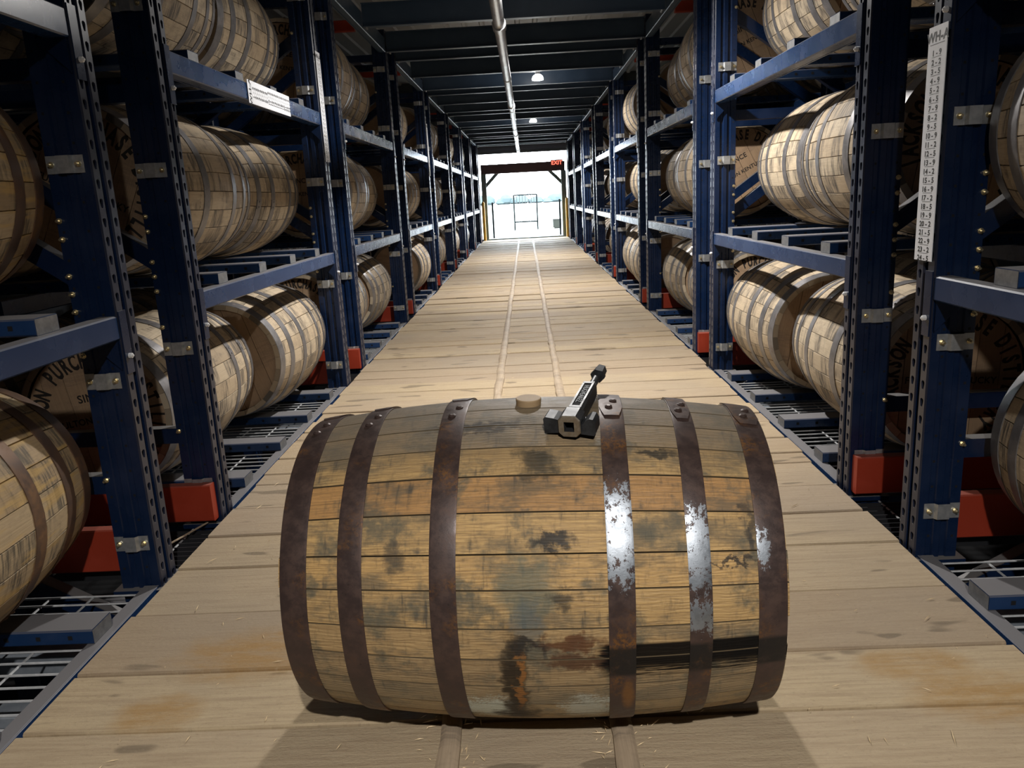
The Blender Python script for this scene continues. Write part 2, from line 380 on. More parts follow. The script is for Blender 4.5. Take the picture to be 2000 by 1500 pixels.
# ------------------------------------------------------------------ room
def structure(name, mat, make, parent=None):
    b = MB(); make(b); o = ob(name, b.mesh(name, mat), parent)
    if not parent: o['kind'] = 'structure'
    return o
structure('ground', M['gravel'], lambda b: b.box(-90, 90, YEND + .62, 170, -.5, -.02))
structure('lower_floor', M['concrete'], lambda b: b.box(-7, 7, -3, YEND + .6, -2.7, -2.6))
structure('wall_left', M['wall'], lambda b: b.box(-5.2, -5.0, -3, YEND + .6, -2.6, 4.1))
structure('wall_right', M['wall'], lambda b: b.box(5.0, 5.2, -3, YEND + .6, -2.6, 4.1))
structure('wall_back', M['wall'], lambda b: b.box(-5.2, 5.2, -3.2, -3, -2.6, 4.1))
def end_wall(b):
    b.box(-5.2, -1.22, YEND + .45, YEND + .6, -2.6, 4.1); b.box(1.16, 5.2, YEND + .45, YEND + .6, -2.6, 4.1)
    b.box(-1.22, 1.16, YEND + .45, YEND + .6, 2.24, 4.1); b.box(-1.22, 1.16, YEND + .45, YEND + .6, -2.6, -.12)
structure('wall_front', M['wall_far'], end_wall)
roof = structure('ceiling', M['roof'], lambda b: b.box(-5.2, 5.2, -3.2, YEND + .6, 4.06, 4.2))
def rib(b): b.prism([(-.05, 4.06), (.05, 4.06), (.028, 4.02), (-.028, 4.02)], 1, -3, YEND + .5)
rib_me = mesh_of('roof_rib', M['roof'], rib)
for i in range(31): ob('roof_rib', rib_me, roof, (-4.65 + i*.31, 0, 0))

# door portal at the far end: red-brown header, posts and knee braces
door = tag(ob('door_1', None, None, (0, YEND + .3, 0)), kind='structure')
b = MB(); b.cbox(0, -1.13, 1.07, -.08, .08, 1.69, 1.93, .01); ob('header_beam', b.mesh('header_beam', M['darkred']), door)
for x in (-1.07, 1.03):
    b = MB(); b.cbox(2, x-.065, x+.065, -.08, .08, -.1, 1.69, .008); ob('door_post', b.mesh('door_post', M['steel']), door)
for s, x in ((1, -1.02), (-1, .98)):
    b = MB(); b.prism([(x, 1.33), (x + s*.37, 1.70), (x + s*.25, 1.70), (x, 1.45)], 1, -.04, .04); ob('knee_brace', b.mesh('knee_brace', M['steel']), door)
b = MB(); b.cbox(0, -1.2, 1.15, -.12, .2, -.05, .02, .01); ob('threshold', b.mesh('threshold', M['steel']), door)
b = MB(); b.cbox(0, -1.2, 1.15, -.05, .05, 2.19, 2.26, .01); ob('eave_bar', b.mesh('eave_bar', M['wall_far']), door)

# ------------------------------------------------------------------ text helper
def text_mb(txt, size, depth=0, sx=1.0, bold=.022):
    cu = bpy.data.curves.new('lettering', 'FONT'); cu.body = txt; cu.size = size; cu.extrude = depth; cu.align_x = 'CENTER'; cu.align_y = 'CENTER'; cu.resolution_u = 3; cu.space_character = 1.04; cu.offset = size*bold
    o = bpy.data.objects.new('lettering', cu); C.objects.link(o)
    me = o.evaluated_get(bpy.context.evaluated_depsgraph_get()).to_mesh()
    b = MB(); b.add([(p.co.x*sx, p.co.y, p.co.z) for p in me.vertices], [tuple(p.vertices) for p in me.polygons])
    bpy.data.objects.remove(o); bpy.data.curves.remove(cu)
    return b
def join(dst, src, Mx=None, m=None):
    vs = [tuple(Mx @ Vector(p)) for p in src.v] if Mx else src.v
    o = len(dst.v); dst.v += vs
    for f, mm, sm in zip(src.f, src.m, src.sm): dst.f.append(tuple(i+o for i in f)); dst.m.append(mm if m is None else m); dst.sm.append(sm)

# ------------------------------------------------------------------ plank floor
floor = tag(ob('floor', None), kind='structure')
edges = [.55, .84, 1.13, 1.441, 1.654, 1.933, 2.215, 2.452, 2.695, 2.945, 3.066, 3.261, 3.506, 3.66, 3.84, 4.023, 4.204, 4.42]
while edges[-1] < YEND - .1: edges.append(edges[-1] + random.choice((.17, .19, .205, .215, .23, .25)))
edges[-1] = YEND
for a, c in zip(edges[:-1], edges[1:]):
    b = MB(); dz = random.choice((0, -.001, -.002, -.003, -.005, -.009)); g = .0035; e0, e1 = random.uniform(0, .014), random.uniform(0, .014); ch = .004
    n = 8; xs = [-XL + .004 + e0 + (XL + XR - .008 - e0 - e1) * i / n for i in range(n+1)]
    ys0 = [a + g + random.uniform(-.0015, .0015) for _ in xs]; ys1 = [c - g + random.uniform(-.0015, .0015) for _ in xs]
    zz = [dz + random.uniform(-.0012, .0012) for _ in xs]
    prof = []
    for x, y0, y1, z in zip(xs, ys0, ys1, zz): prof.append([(x, y0, -.05), (x, y0, z-ch), (x, y0+ch, z), (x, y1-ch, z), (x, y1, z-ch), (x, y1, -.05)])
    vs = [p for q in prof for p in q]; fs = []
    for i in range(n):
        for j in range(5): fs.append((i*6+j, (i+1)*6+j, (i+1)*6+j+1, i*6+j+1))
    fs += [tuple(range(6)), tuple(range(n*6+5, n*6-1, -1))]
    b.add(vs, fs); ob('plank', b.mesh('plank', M['plank']), floor)
# joists under the planks
for x in (-.95, -.35, .3, .9):
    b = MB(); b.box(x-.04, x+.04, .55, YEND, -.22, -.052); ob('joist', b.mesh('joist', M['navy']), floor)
# two worn guide strips the barrels roll along
for x, lab in ((-.202, 'worn wooden guide strip along the planks, under the wooden bung'), (.146, 'worn wooden guide strip along the planks, under the steel bung tool')):
    b = MB(); y = .6; rows = []
    while y < YEND - .3:
        j = random.uniform(-.003, .003); wdt = .0225 + random.uniform(-.002, .003); h = .015 + random.uniform(-.003, .001)
        rows.append([(x-wdt+j, y, -.008), (x-wdt+j, y, h*.45), (x-wdt*.55+j, y, h), (x+wdt*.55+j, y, h), (x+wdt+j, y, h*.45), (x+wdt+j, y, -.008)]); y += .11 if y < 6 else .3
    vs = [p for q in rows for p in q]
    fs = [(i*6+j, i*6+j+1, i*6+j+7, i*6+j+6) for i in range(len(rows)-1) for j in range(5)] + [(0, 5, 4, 3, 2, 1)]
    b.add(vs, fs, 0, True, [(p[1], p[0]) for p in vs]); o = ob('guide_strip', b.mesh('guide_strip', M['strip'])); tag(o, lab, 'guide strip', 'guide strips on the floor')
# splinters and shavings
b = MB()
for i in range(520):
    if i < 330:
        x = random.choice((-.202, .146)) + random.choice((-1, 1)) * (.026 + abs(random.gauss(0, .022))); y = random.uniform(1.2, 2.1) if i % 3 else random.uniform(1.9, 9)
    else: x = random.uniform(-1.1, 1.05); y = random.uniform(1.2, 3.5)
    L = random.choice((.006, .008, .01, .014, .02, .03)) if i < 500 else random.uniform(.03, .05); a = random.gauss(1.2, .9); dx, dy = math.cos(a)*L/2, math.sin(a)*L/2
    wd = .0009 if L < .02 else .0014; nx, ny = -math.sin(a)*wd, math.cos(a)*wd; z = .001
    b.add([(x-dx, y-dy, z), (x+nx, y+ny, z+.0012), (x+dx, y+dy, z+.002), (x-nx, y-ny, z+.0012), (x, y, z+.003)], [(0, 3, 4), (3, 2, 4), (2, 1, 4), (1, 0, 4)])
o = ob('wood_splinters', b.mesh('wood_splinters', M['splinter'])); tag(o, 'pale splinters and shavings scattered on the planks', 'splinters', kind='stuff')

# ------------------------------------------------------------------ words for labels
SIDE = {1: 'chart-side rack', -1: 'rack opposite the chart'}
BAY = ['camera-side bay', 'first full bay', 'second full bay', 'third full bay', 'fourth full bay', 'fifth full bay', 'sixth full bay', 'seventh full bay']
ORD = ['first', 'second', 'third', 'fourth', 'fifth', 'sixth', 'seventh', 'eighth', 'ninth', 'tenth', 'eleventh', 'twelfth', 'thirteenth', 'fourteenth', 'fifteenth', 'sixteenth', 'seventeenth', 'eighteenth', 'nineteenth', 'twentieth', 'last']
TIER = ['floor tier', 'middle tier', 'upper tier']
def bay_range(k): return Y0 + (k-1)*P + G, Y0 + k*P - PW

# ------------------------------------------------------------------ upright frames
PZ0, PZ1 = -.9, 2.52
def post_mesh(b, holes=True):
    t = .003; c = .004; pit = .0508
    for ya, yb in ((-PW, -.060), (-.040, 0)):
        # chamfers and plain edges of the strip
        y0, y1 = ya + c, yb - c
        b.strip([(c, ya), (0, y0)], PZ0, PZ1, 2, True); b.strip([(0, y1), (c, yb)], PZ0, PZ1, 2, True)
        if not holes: b.strip([(0, y0), (0, y1)], PZ0, PZ1, 2, True); continue
        n = int((PZ1 - PZ0) / pit); yc = (y0+y1)/2
        hol = [(-.0088, .004), (-.0074, .0095), (0, .0125), (.0074, .0095), (.0088, .004), (.0062, -.006), (.0042, -.0125), (0, -.0145), (-.0042, -.0125), (-.0062, -.006)]
        hw, hh = (y1-y0)/2, pit/2
        bnd = [(-hw, .006), (-hw, hh), (0, hh), (hw, hh), (hw, .006), (hw, -.01), (hw, -hh), (0, -hh), (-hw, -hh), (-hw, -.01)]
        for i in range(n + 1):
            zc = PZ0 + pit*(i+.5); m = len(hol)
            z2 = [min(zc+q[1], PZ1) for q in bnd]
            vs = [(0, yc+q[0], z) for q, z in zip(bnd, z2)] + [(0, yc+q[0], min(zc+q[1], PZ1)) for q in hol] + [(.005, yc+q[0], min(zc+q[1], PZ1)) for q in hol]
            fs = []
            for j in range(m):
                k = (j+1) % m; fs.append((j, k, m+k, m+j)); fs.append((m+j, m+k, 2*m+k, 2*m+j))
            b.add(vs, fs, 2)
    b.strip([(c, -.060), (.034, -.060), (.034, -.040), (c, -.040)], PZ0, PZ1, 0, True)      # groove
    side = [(c, 0), (.030, 0), (.034, .006), (.047, .006), (.051, 0), (.070, 0), (.074, .006), (.087, .006), (.091, 0), (PD, 0), (PD, .022), (PD-.012, .022)]
    b.strip([(x, -PW + d) for x, d in side], PZ0, PZ1); b.strip([(x, -d) for x, d in side], PZ0, PZ1, 0, True)
    z = PZ0 + .03
    while z < PZ1 and holes:                                                             # small punched squares in the side
        for lx in (.040, .105):
            for yy, sg in ((-PW - .0006 + (.006 if lx < .09 else 0), 1),):
                b.add([(lx-.0035, yy, z-.0035), (lx+.0035, yy, z-.0035), (lx+.0035, yy, z+.0035), (lx-.0035, yy, z+.0035)], [(0, 1, 2, 3)], 1)
        z += .0762
def clip_mesh(b):
    y = -PW; h = .023
    pts = [(.018, -.001), (.046, -.001), (.052, -.011), (.086, -.011), (.092, -.001), (.119, -.001)]
    for (xa, ya), (xb, yb) in zip(pts[:-1], pts[1:]):
        b.add([(xa, y+ya-.002, -h), (xb, y+yb-.002, -h), (xb, y+yb-.002, h), (xa, y+ya-.002, h), (xa, y+ya, -h), (xb, y+yb, -h), (xb, y+yb, h), (xa, y+ya, h)],
              [(0, 1, 2, 3), (4, 7, 6, 5), (3, 2, 6, 7), (0, 4, 5, 1), (0, 3, 7, 4), (1, 5, 6, 2)])
def bolt_mesh(b):
    b.cyl((0, .001, 0), (0, -.0025, 0), .0082, n=10, smooth=False); b.cyl((0, -.0025, 0), (0, -.008, 0), .0062, n=6, smooth=False); b.cyl((0, -.008, 0), (0, -.016, 0), .0036, n=8)
def pin_mesh(b):
    b.cyl((.002, 0, 0), (-.010, 0, 0), .0075, n=8); b.cyl((-.010, 0, 0), (-.014, 0, 0), .0055, .003, n=8)
def cchan(b, p0, p1, wy, h):
    # C-section brace in the frame plane between (x,z) points, y = -.05 +- wy
    (xa, za), (xb, zb) = p0, p1; L = math.hypot(xb-xa, zb-za); ux, uz = (xb-xa)/L, (zb-za)/L; nx, nz = -uz, ux; t = .004
    for o0, o1, ya, yb in ((-h/2, h/2, -.05-wy, -.05-wy+t), (-h/2, -h/2+t, -.05-wy, -.05+wy), (h/2-t, h/2, -.05-wy, -.05+wy)):
        vs = []
        for y in (ya, yb):
            for (x, z), o in (((xa, za), o0), ((xb, zb), o0), ((xb, zb), o1), ((xa, za), o1)): vs.append((x + nx*o, y, z + nz*o))
        b.add(vs, [(0, 1, 2, 3), (7, 6, 5, 4), (0, 4, 5, 1), (1, 5, 6, 2), (2, 6, 7, 3), (3, 7, 4, 0)])
FD = .80                                          # depth of one frame
BRACES = [((PD-.02, .30), (FD, .30)), ((PD-.02, 1.455), (FD, 1.455)), ((PD-.02, .90), (FD, 1.40)), ((PD-.02, 2.0), (FD, 1.51)), ((PD-.02, -.2), (FD, .2)), ((PD-.02, 2.3), (FD, 2.3))]
CLIPS = (.125, .62, 1.21, 1.712, 2.2, -.4)
BOLTS = (1.065, 1.016, .916, .867, .818, .695, .325, 2.015)
frames = {}
for s in (1, -1):
    for k in range(NP_):
        for far in (0, 1):
            y = Y0 + k*P + far*G
            lab = 'blue perforated upright frame, %s of the %s pair along the %s' % (('nearer', 'farther')[far], ORD[k], SIDE[s])
            t = thing('upright_frame', lab, 'rack frame', (s*FRONT[s], y, 0), 'upright frames of the barrel racks')
            frames[(s, k, far)] = t
            hi = k < 5
            ob('front_post', mesh_of('front_post' if hi else 'front_post_plain', [M['blue'], M['hole'], M['strip_paint']], lambda b: post_mesh(b, hi), s), t)
            def rear(b): b.cbox(2, FD, FD+.10, -PW, 0, PZ0, PZ1, .006)
            ob('rear_post', mesh_of('rear_post', M['blue'], rear, s), t)
            for i, br in enumerate(BRACES):
                ob('brace', mesh_of('brace_%d' % i, M['blue'], lambda b: cchan(b, br[0], br[1], .022, .055), s), t)
            if k < 6:
                for z in CLIPS[:5]:
                    cl = ob('clip_plate', mesh_of('clip_plate', M['zinc'], clip_mesh, s), t, (0, 0, z))
                    if k < 3:
                        for lx in (.032, .106): ob('bolt', mesh_of('bolt', M['brass'], bolt_mesh, s), cl, (s*lx, -PW-.003, 0))
            if k < 3:
                for z in BOLTS: ob('bolt', mesh_of('bolt', M['brass'], bolt_mesh, s), t, (s*.112, -PW, z))
            # red tie that runs back into the rack, between the two frames of a pair
            def tie(b, y=0):
                if far: b.cbox(0, .012, 2.3, -PW-.045, -PW-.004, 0, .135, .004)
                else: b.cbox(0, .10, 2.3, .004, .045, -.015, .125, .004)
            ob('base_tie', mesh_of('base_tie_%d' % far, M['red'], tie, s), t)
            if not far:
                def tie2(b): b.cbox(0, .26, 3.4, -.06, .0, 2.53, 2.62, .006)
                ob('top_tie', mesh_of('top_tie', M['red'], tie2, s), t)
            # base plate
            def plate(b): b.box(-.004, PD+.02, -PW-.02, .02, -.035, -.02)
            ob('base_plate', mesh_of('base_plate', M['blue'], plate, s), t)

# ------------------------------------------------------------------ shelves
RAILW, RAILH = .095, .042
def rail_mesh(b, x0, x1, z0, z1, holes=9):
    b.cbox(0, x0, x1, -RAILW/2, RAILW/2, z0, z1, .004)
    b.add([(x0-.0006, -RAILW/2+.002, z0+.001), (x0-.0006, RAILW/2-.002, z0+.001), (x0-.0006, RAILW/2-.002, z1-.002), (x0-.0006, -RAILW/2+.002, z1-.002)], [(3, 2, 1, 0)], 2)
    for i in range(holes):
        x = x0 + .06 + i*.085; zc = (z0+z1)/2
        b.add([(x-.006, -RAILW/2-.0006, zc-.006), (x+.006, -RAILW/2-.0006, zc-.006), (x+.006, -RAILW/2-.0006, zc+.006), (x-.006, -RAILW/2-.0006, zc+.006)], [(0, 1, 2, 3)], 1)
RAIL_OFF = .235
def slots(k):
    a, c = bay_range(k); m = (a+c)/2
    return m - .465, m + .465
NROW = lambda k: 3 if k <= 3 else 2
def front_beam(b, L, h):
    # step section: face with an inward ledge along the foot and a flange on top
    b.prism([(.004, 0), (.046, 0), (.046, .022), (.05, .022), (.05, h-.004), (.046, h), (.004, h), (0, h-.004), (0, .004)], 1, .002, L-.002)
    b.box(.05, .058, .002, L-.002, 0, .012)
def connector(b):
    t = .004                         # plate hooked over the post face at the near end of the beam
    b.cbox(2, -t, 0, -.043, -.002, -.115, .085, .0012)
    b.prism([(.0, -.06), (.0, -.17), (.075, -.06)], 1, .001, .004)
def gusset(b):
    b.prism([(0, 0), (.11, 0), (0, -.10)], 1, -.003, .003)
for s in (1, -1):
    for k in range(0, NP_):
        a, c = bay_range(k); L = c - a
        if k == 0: a += .55; L = c - a
        depth = .68*NROW(k) + .15
        tiers = [(1, L1B, L1T), (2, L2B, L2T)] + ([(-1, -.86, -.79)] if 0 < k < 3 else [])
        for lv, zb, zt in tiers:
            nm = {1: 'middle tier', 2: 'upper tier', -1: 'tier below the floor'}[lv]
            t = thing('rack_shelf', 'blue barrel shelf, %s, %s of %s' % (nm, BAY[k], SIDE[s]), 'rack shelf', (s*FRONT[s], a, zb), 'shelves of the barrel racks')
            h = zt - zb
            fb = ob('front_beam', mesh_of('front_beam_%.3f_%.3f' % (L, h), M['beam'], lambda b: front_beam(b, L, h), s), t)
            for yy, fl in ((0, 1), (L, 0)):
                if yy == 0 and k == 0: continue
                def conn(b):
                    off = 0 if fl == 0 else -.043
                    b.cbox(2, -.0048, -.0012, .001 + (0 if fl == 0 else -.043), .042 + (0 if fl == 0 else -.043), -.10, h+.012, .0012)
                    sgn = -1 if fl == 0 else 1
                    b.prism([(.006, 0), (.09, 0), (.006, -.085)], 1, sgn*.004, sgn*.009)
                    for zz in (-.03, -.065): b.cyl((-.004, .022 + (0 if fl == 0 else -.043), zz), (-.0046, .022 + (0 if fl == 0 else -.043), zz), .005, n=8, m=1)
                ob('beam_connector', mesh_of('beam_connector_%d_%.3f' % (fl, h), [M['blue'], M['hole']], conn, s), t, (0, yy, 0))
                if k < 4: ob('safety_pin', mesh_of('safety_pin', M['pin'], pin_mesh, s), t, (-s*.004, yy + (.022 if fl == 0 else -.022), -.05))
            def rear(b): b.cbox(1, .72, .76, .002, L-.002, 0, h, .004)
            ob('rear_beam', mesh_of('rear_beam_%.3f_%.3f' % (L, h), M['beam'], rear, s), t)
            y1, y2 = slots(k)
            for yc in (y1, y2):
                for o_ in (-RAIL_OFF, RAIL_OFF):
                    if yc + o_ - a < .06: continue
                    ob('barrel_rail', mesh_of('barrel_rail_%d' % NROW(k), [M['beam'], M['hole'], M['railend']], lambda b: rail_mesh(b, .028, depth, 0, RAILH), s), t, (0, yc + o_ - a, h + .0005))
        # top beam
        if k >= 2: t = thing('top_beam', 'blue lengthwise beam at ceiling height over %s of %s' % (BAY[k], SIDE[s]), 'rack beam', (s*FRONT[s], a, 2.335), 'lengthwise top beams')
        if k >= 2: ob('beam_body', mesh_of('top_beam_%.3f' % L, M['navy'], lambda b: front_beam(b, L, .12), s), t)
        # floor tier: edge angle, rails, wire panels
        t = thing('floor_rack', 'floor level rack with rails and wire panels, %s of %s' % (BAY[k], SIDE[s]), 'floor rack', (s*FRONT[s], a, 0), 'floor level racks')
        def ang(b): b.cbox(1, .014, .056, 0, L, -.022, -.014, .002); b.cbox(1, .010, .0155, 0, L, -.10, -.0135, .001)
        ob('edge_angle', mesh_of('edge_angle_%.3f' % L, M['beam'], ang, s), t)
        y1, y2 = slots(k); rails = [yc + o_ - a for yc in (y1, y2) for o_ in (-RAIL_OFF, RAIL_OFF)]
        for yy in rails:
            if yy < .06: continue
            ob('barrel_rail', mesh_of('barrel_rail0_%d' % NROW(k), [M['beam'], M['hole'], M['railend']], lambda b: rail_mesh(b, .034, depth, -.0135, .028, 9), s), t, (0, yy, 0))
        cuts = [0.0] + rails + [L]
        if k <= 2:
            for yy in (L - .13, L - .40, .42):
                def bar(b): b.cbox(0, .02, depth, -.035, .035, -.20, -.14, .004); b.prism([(.10, -.20), (.16, -.20), (.42, -.62), (.36, -.62)], 1, -.012, .012)
                ob('support_bar', mesh_of('support_bar_%d' % NROW(k), M['supportbar'], bar, s), t, (0, yy, 0))
        for i in range(5):
            q0, q1 = cuts[i] + (.05 if i else .03), cuts[i+1] - (.05 if i < 4 else .03)
            if q0 < 0: q0 = .03
            if q1 - q0 < .06: continue
            def panel(b):
                n = max(1, round((q1-q0)/.052)); r = .0034; z = -.028
                for j in range(n+1):
                    y = q0 + (q1-q0)*j/n
                    b.cyl((.052, y, z), (depth, y, z), r, n=5, caps=False)
                    b.cyl((.052, y, z), (.052, y, z-.03), r, n=5, caps=False)
                x = .20
                while x < depth: b.cyl((x, q0-.01, z-.005), (x, q1+.01, z-.005), r, n=5, caps=False); x += .13
            ob('wire_panel', mesh_of('wire_panel_%.3f_%.3f_%d' % (q0, q1, NROW(k)), M['wire'], panel, s), t)
# bar gratings in the gaps between paired frames
for s in (1, -1):
    for k in range(4):
        t = thing('bar_grating', 'black bar grating between the %s pair of frames, %s' % (ORD[k], SIDE[s]), 'grating', (s*FRONT[s], Y0 + k*P + .05, -.03), 'gratings between paired frames')
        def bars(b, ys): 
            for y in ys: b.box(.012, .95, y-.002, y+.002, -.04, 0)
        if k < 2:
            for j in range(9): ob('grating_bar', mesh_of('grating_bar', M['bargrate'], lambda b: bars(b, [0]), s), t, (0, .015 + j*.034, 0))
        else:
            o = ob('grating_bars', mesh_of('grating_bars', M['bargrate'], lambda b: bars(b, [.015 + j*.034 for j in range(9)]), s), t); o['kind'] = 'stuff'
        def cross(b):
            for x in (.10, .42, .74): b.cyl((x, -.01, -.004), (x, .31, -.004), .0035, n=5)
        ob('cross_rod', mesh_of('cross_rod', M['wire'], cross, s), t)
b = MB(); b.cyl((-1.30, 2.32, -.018), (-1.19, 2.60, -.012), .0035, n=6)
tag(ob('twig', b.mesh('twig', M['strip'])), 'thin twig lying on the black bar grating before the red tie', 'twig')

# ------------------------------------------------------------------ rack barrels
NST = 28
HOOPS = [(.395, .4435), (.288, .333), (.122, .168)]
def stave_mesh(b):
    da = PI/NST*.985; nu = 8; na = 2
    vs = []; uvs = []
    for i in range(nu+1):
        u = -1 + 2*i/nu; r = prad(u)
        rows = [(-da, r-.022), (-da, r-.0035), (-da*.955, r)] + [(da*.955*(-1+2*j/na), r) for j in range(1, na)] + [(da*.955, r), (da, r-.0035), (da, r-.022)]
        for an, rr in rows: vs.append((rr*math.cos(an), u*BL/2, rr*math.sin(an))); uvs.append((u*BL/2, an*RB))
    m = len(rows); fs = [(i*m+j, i*m+j+1, (i+1)*m+j+1, (i+1)*m+j) for i in range(nu) for j in range(m-1)]
    fs = [f[::-1] for f in fs]
    b.add(vs, fs, 0, True, uvs); b.add(vs[:m], [tuple(range(m))], 0); b.add(vs[-m:], [tuple(range(m))[::-1]], 0)
def shell_mesh(b):
    for k in range(NST):
        s_ = MB(); stave_mesh(s_); an = 2*PI*k/NST; ca, sa = math.cos(an), math.sin(an)
        o = len(b.v)
        for i, (x, y, z) in enumerate(s_.v):
            b.v.append((x*ca - z*sa, y, x*sa + z*ca))
            if i in s_.uv: b.uv[i+o] = (s_.uv[i][0], s_.uv[i][1] + an*RB)
        for f, sm in zip(s_.f, s_.sm): b.f.append(tuple(i+o for i in f)); b.m.append(0); b.sm.append(sm)
def hoop_mesh(b, y0, y1, n=56, th=.0022, ov=True):
    us = [y0, y0, (y0+y1)/2, y1, y1]; rr = [prad(us[0]/(BL/2)) - .003] + [prad(q/(BL/2)) + th for q in us[1:4]] + [prad(us[4]/(BL/2)) - .003]
    vs = []
    for i in range(n):
        an = 2*PI*i/n
        for q, r in zip(us, rr): vs.append((r*math.cos(an), q, r*math.sin(an)))
    fs = [(i*5+j, i*5+j+1, ((i+1) % n)*5+j+1, ((i+1) % n)*5+j) for i in range(n) for j in range(4)]
    b.add(vs, fs, 0, True)
    if ov:                                            # lapped joint with two rivets
        y_m = (y0+y1)/2; r = prad(y_m/(BL/2)) + th
        vs = []
        for an in (.10, .17, .24):
            for q in (y0+.002, y1-.002): 
                for dr in (0, .002): vs.append(((prad(q/(BL/2))+th+dr)*math.cos(an), q, (prad(q/(BL/2))+th+dr)*math.sin(an)))
        b.add(vs, [(1, 3, 7, 5), (5, 7, 11, 9), (0, 2, 3, 1), (8, 9, 11, 10), (0, 1, 5, 4), (4, 5, 9, 8), (2, 6, 7, 3), (6, 10, 11, 7)])
        for an in (.13, .21): b.cyl(((r)*math.cos(an), y_m, r*math.sin(an)), ((r+.005)*math.cos(an), y_m, (r+.005)*math.sin(an)), .006, .004, n=7)
HR = .258
def board_mesh(b, i, nb=6):
    w0 = -HR + 2*HR*i/nb + .0012; w1 = -HR + 2*HR*(i+1)/nb - .0012; n = 5
    lo = [(x, -math.sqrt(max(0, HR*HR - x*x))) for x in [w0 + (w1-w0)*j/n for j in range(n+1)]]
    poly = lo + [(x, -z) for x, z in lo[::-1]]
    q = []
    for p in poly:
        if not q or math.hypot(p[0]-q[-1][0], p[1]-q[-1][1]) > 1e-5: q.append(p)
    if math.hypot(q[0][0]-q[-1][0], q[0][1]-q[-1][1]) < 1e-5: q.pop()
    b.prism(q, 1, -.424, -.408)
    for k_, p in enumerate(b.v): b.uv[k_] = (p[2], p[0])
def head_mesh(b):
    n = 40; vs = [(HR*math.cos(2*PI*i/n), -.424, HR*math.sin(2*PI*i/n)) for i in range(n)]
    b.add(vs, [tuple(range(n))], 0, False, [(p[2], p[0]) for p in vs])
def head_text():
    b = MB()
    def arc(txt, r, a0, a1, size):
        for i, ch in enumerate(txt):
            if ch == ' ': continue
            an = math.radians(a0 + (a1-a0)*i/(len(txt)-1)); tm = text_mb(ch, size, 0, .55, .045)
            Mx = Matrix.Translation((r*math.cos(an), -.4246, r*math.sin(an))) @ Matrix.Rotation(-(an - PI/2), 4, 'Y') @ Matrix.Rotation(PI/2, 4, 'X')
            join(b, tm, Mx)
    arc('JACKSON PURCHASE DISTILLERY', .214, 205, -50, .082)
    for txt, x, z, sz in (('SINCE', 0, .075, .042), ('FULTON KENTUCKY', 0, -.01, .034)):
        join(b, text_mb(txt, sz), Matrix.Translation((x, -.4246, z)) @ Matrix.Rotation(PI/2, 4, 'X'))
    return b
TEXT_ME = head_text().mesh('stencil_lettering', M['stencil'])
def rail_top(lv): return (.028, L1T + RAILH, L2T + RAILH)[lv]
BZ = prad((RAIL_OFF - RAILW/2 - .024)/(BL/2)) + .0032        # bilge hoop resting on the inner edges of the rails
barrels = []
PLACE = {(-1,0,1,0): 1.562, (-1,0,1,1): 1.541, (-1,1,0,0): 1.621, (-1,1,1,0): 1.516, (-1,1,0,1): 1.533, (-1,1,1,1): 1.587, (-1,1,0,2): 1.583, (-1,1,1,2): 1.607,
         (-1,2,0,0): 1.57, (-1,2,1,0): 1.541, (-1,2,0,1): 1.48, (-1,2,1,1): 1.60, (-1,2,0,2): 1.511, (-1,2,1,2): 1.59, (-1,3,1,0): 1.481, (-1,3,1,2): 1.638,
         (1,0,1,0): 1.539, (1,0,1,1): 1.462, (1,1,1,0): 1.442, (1,1,0,0): 1.506, (1,1,1,1): 1.607, (1,1,0,1): 1.522, (1,1,1,2): 1.618, (1,1,0,2): 1.63,
         (1,2,1,0): 1.498, (1,2,0,0): 1.527, (1,2,1,1): 1.53, (1,2,0,1): 1.43, (1,2,1,2): 1.542, (1,2,0,2): 1.45, (1,3,1,0): 1.448, (1,3,0,0): 1.40, (1,3,1,2): 1.477}
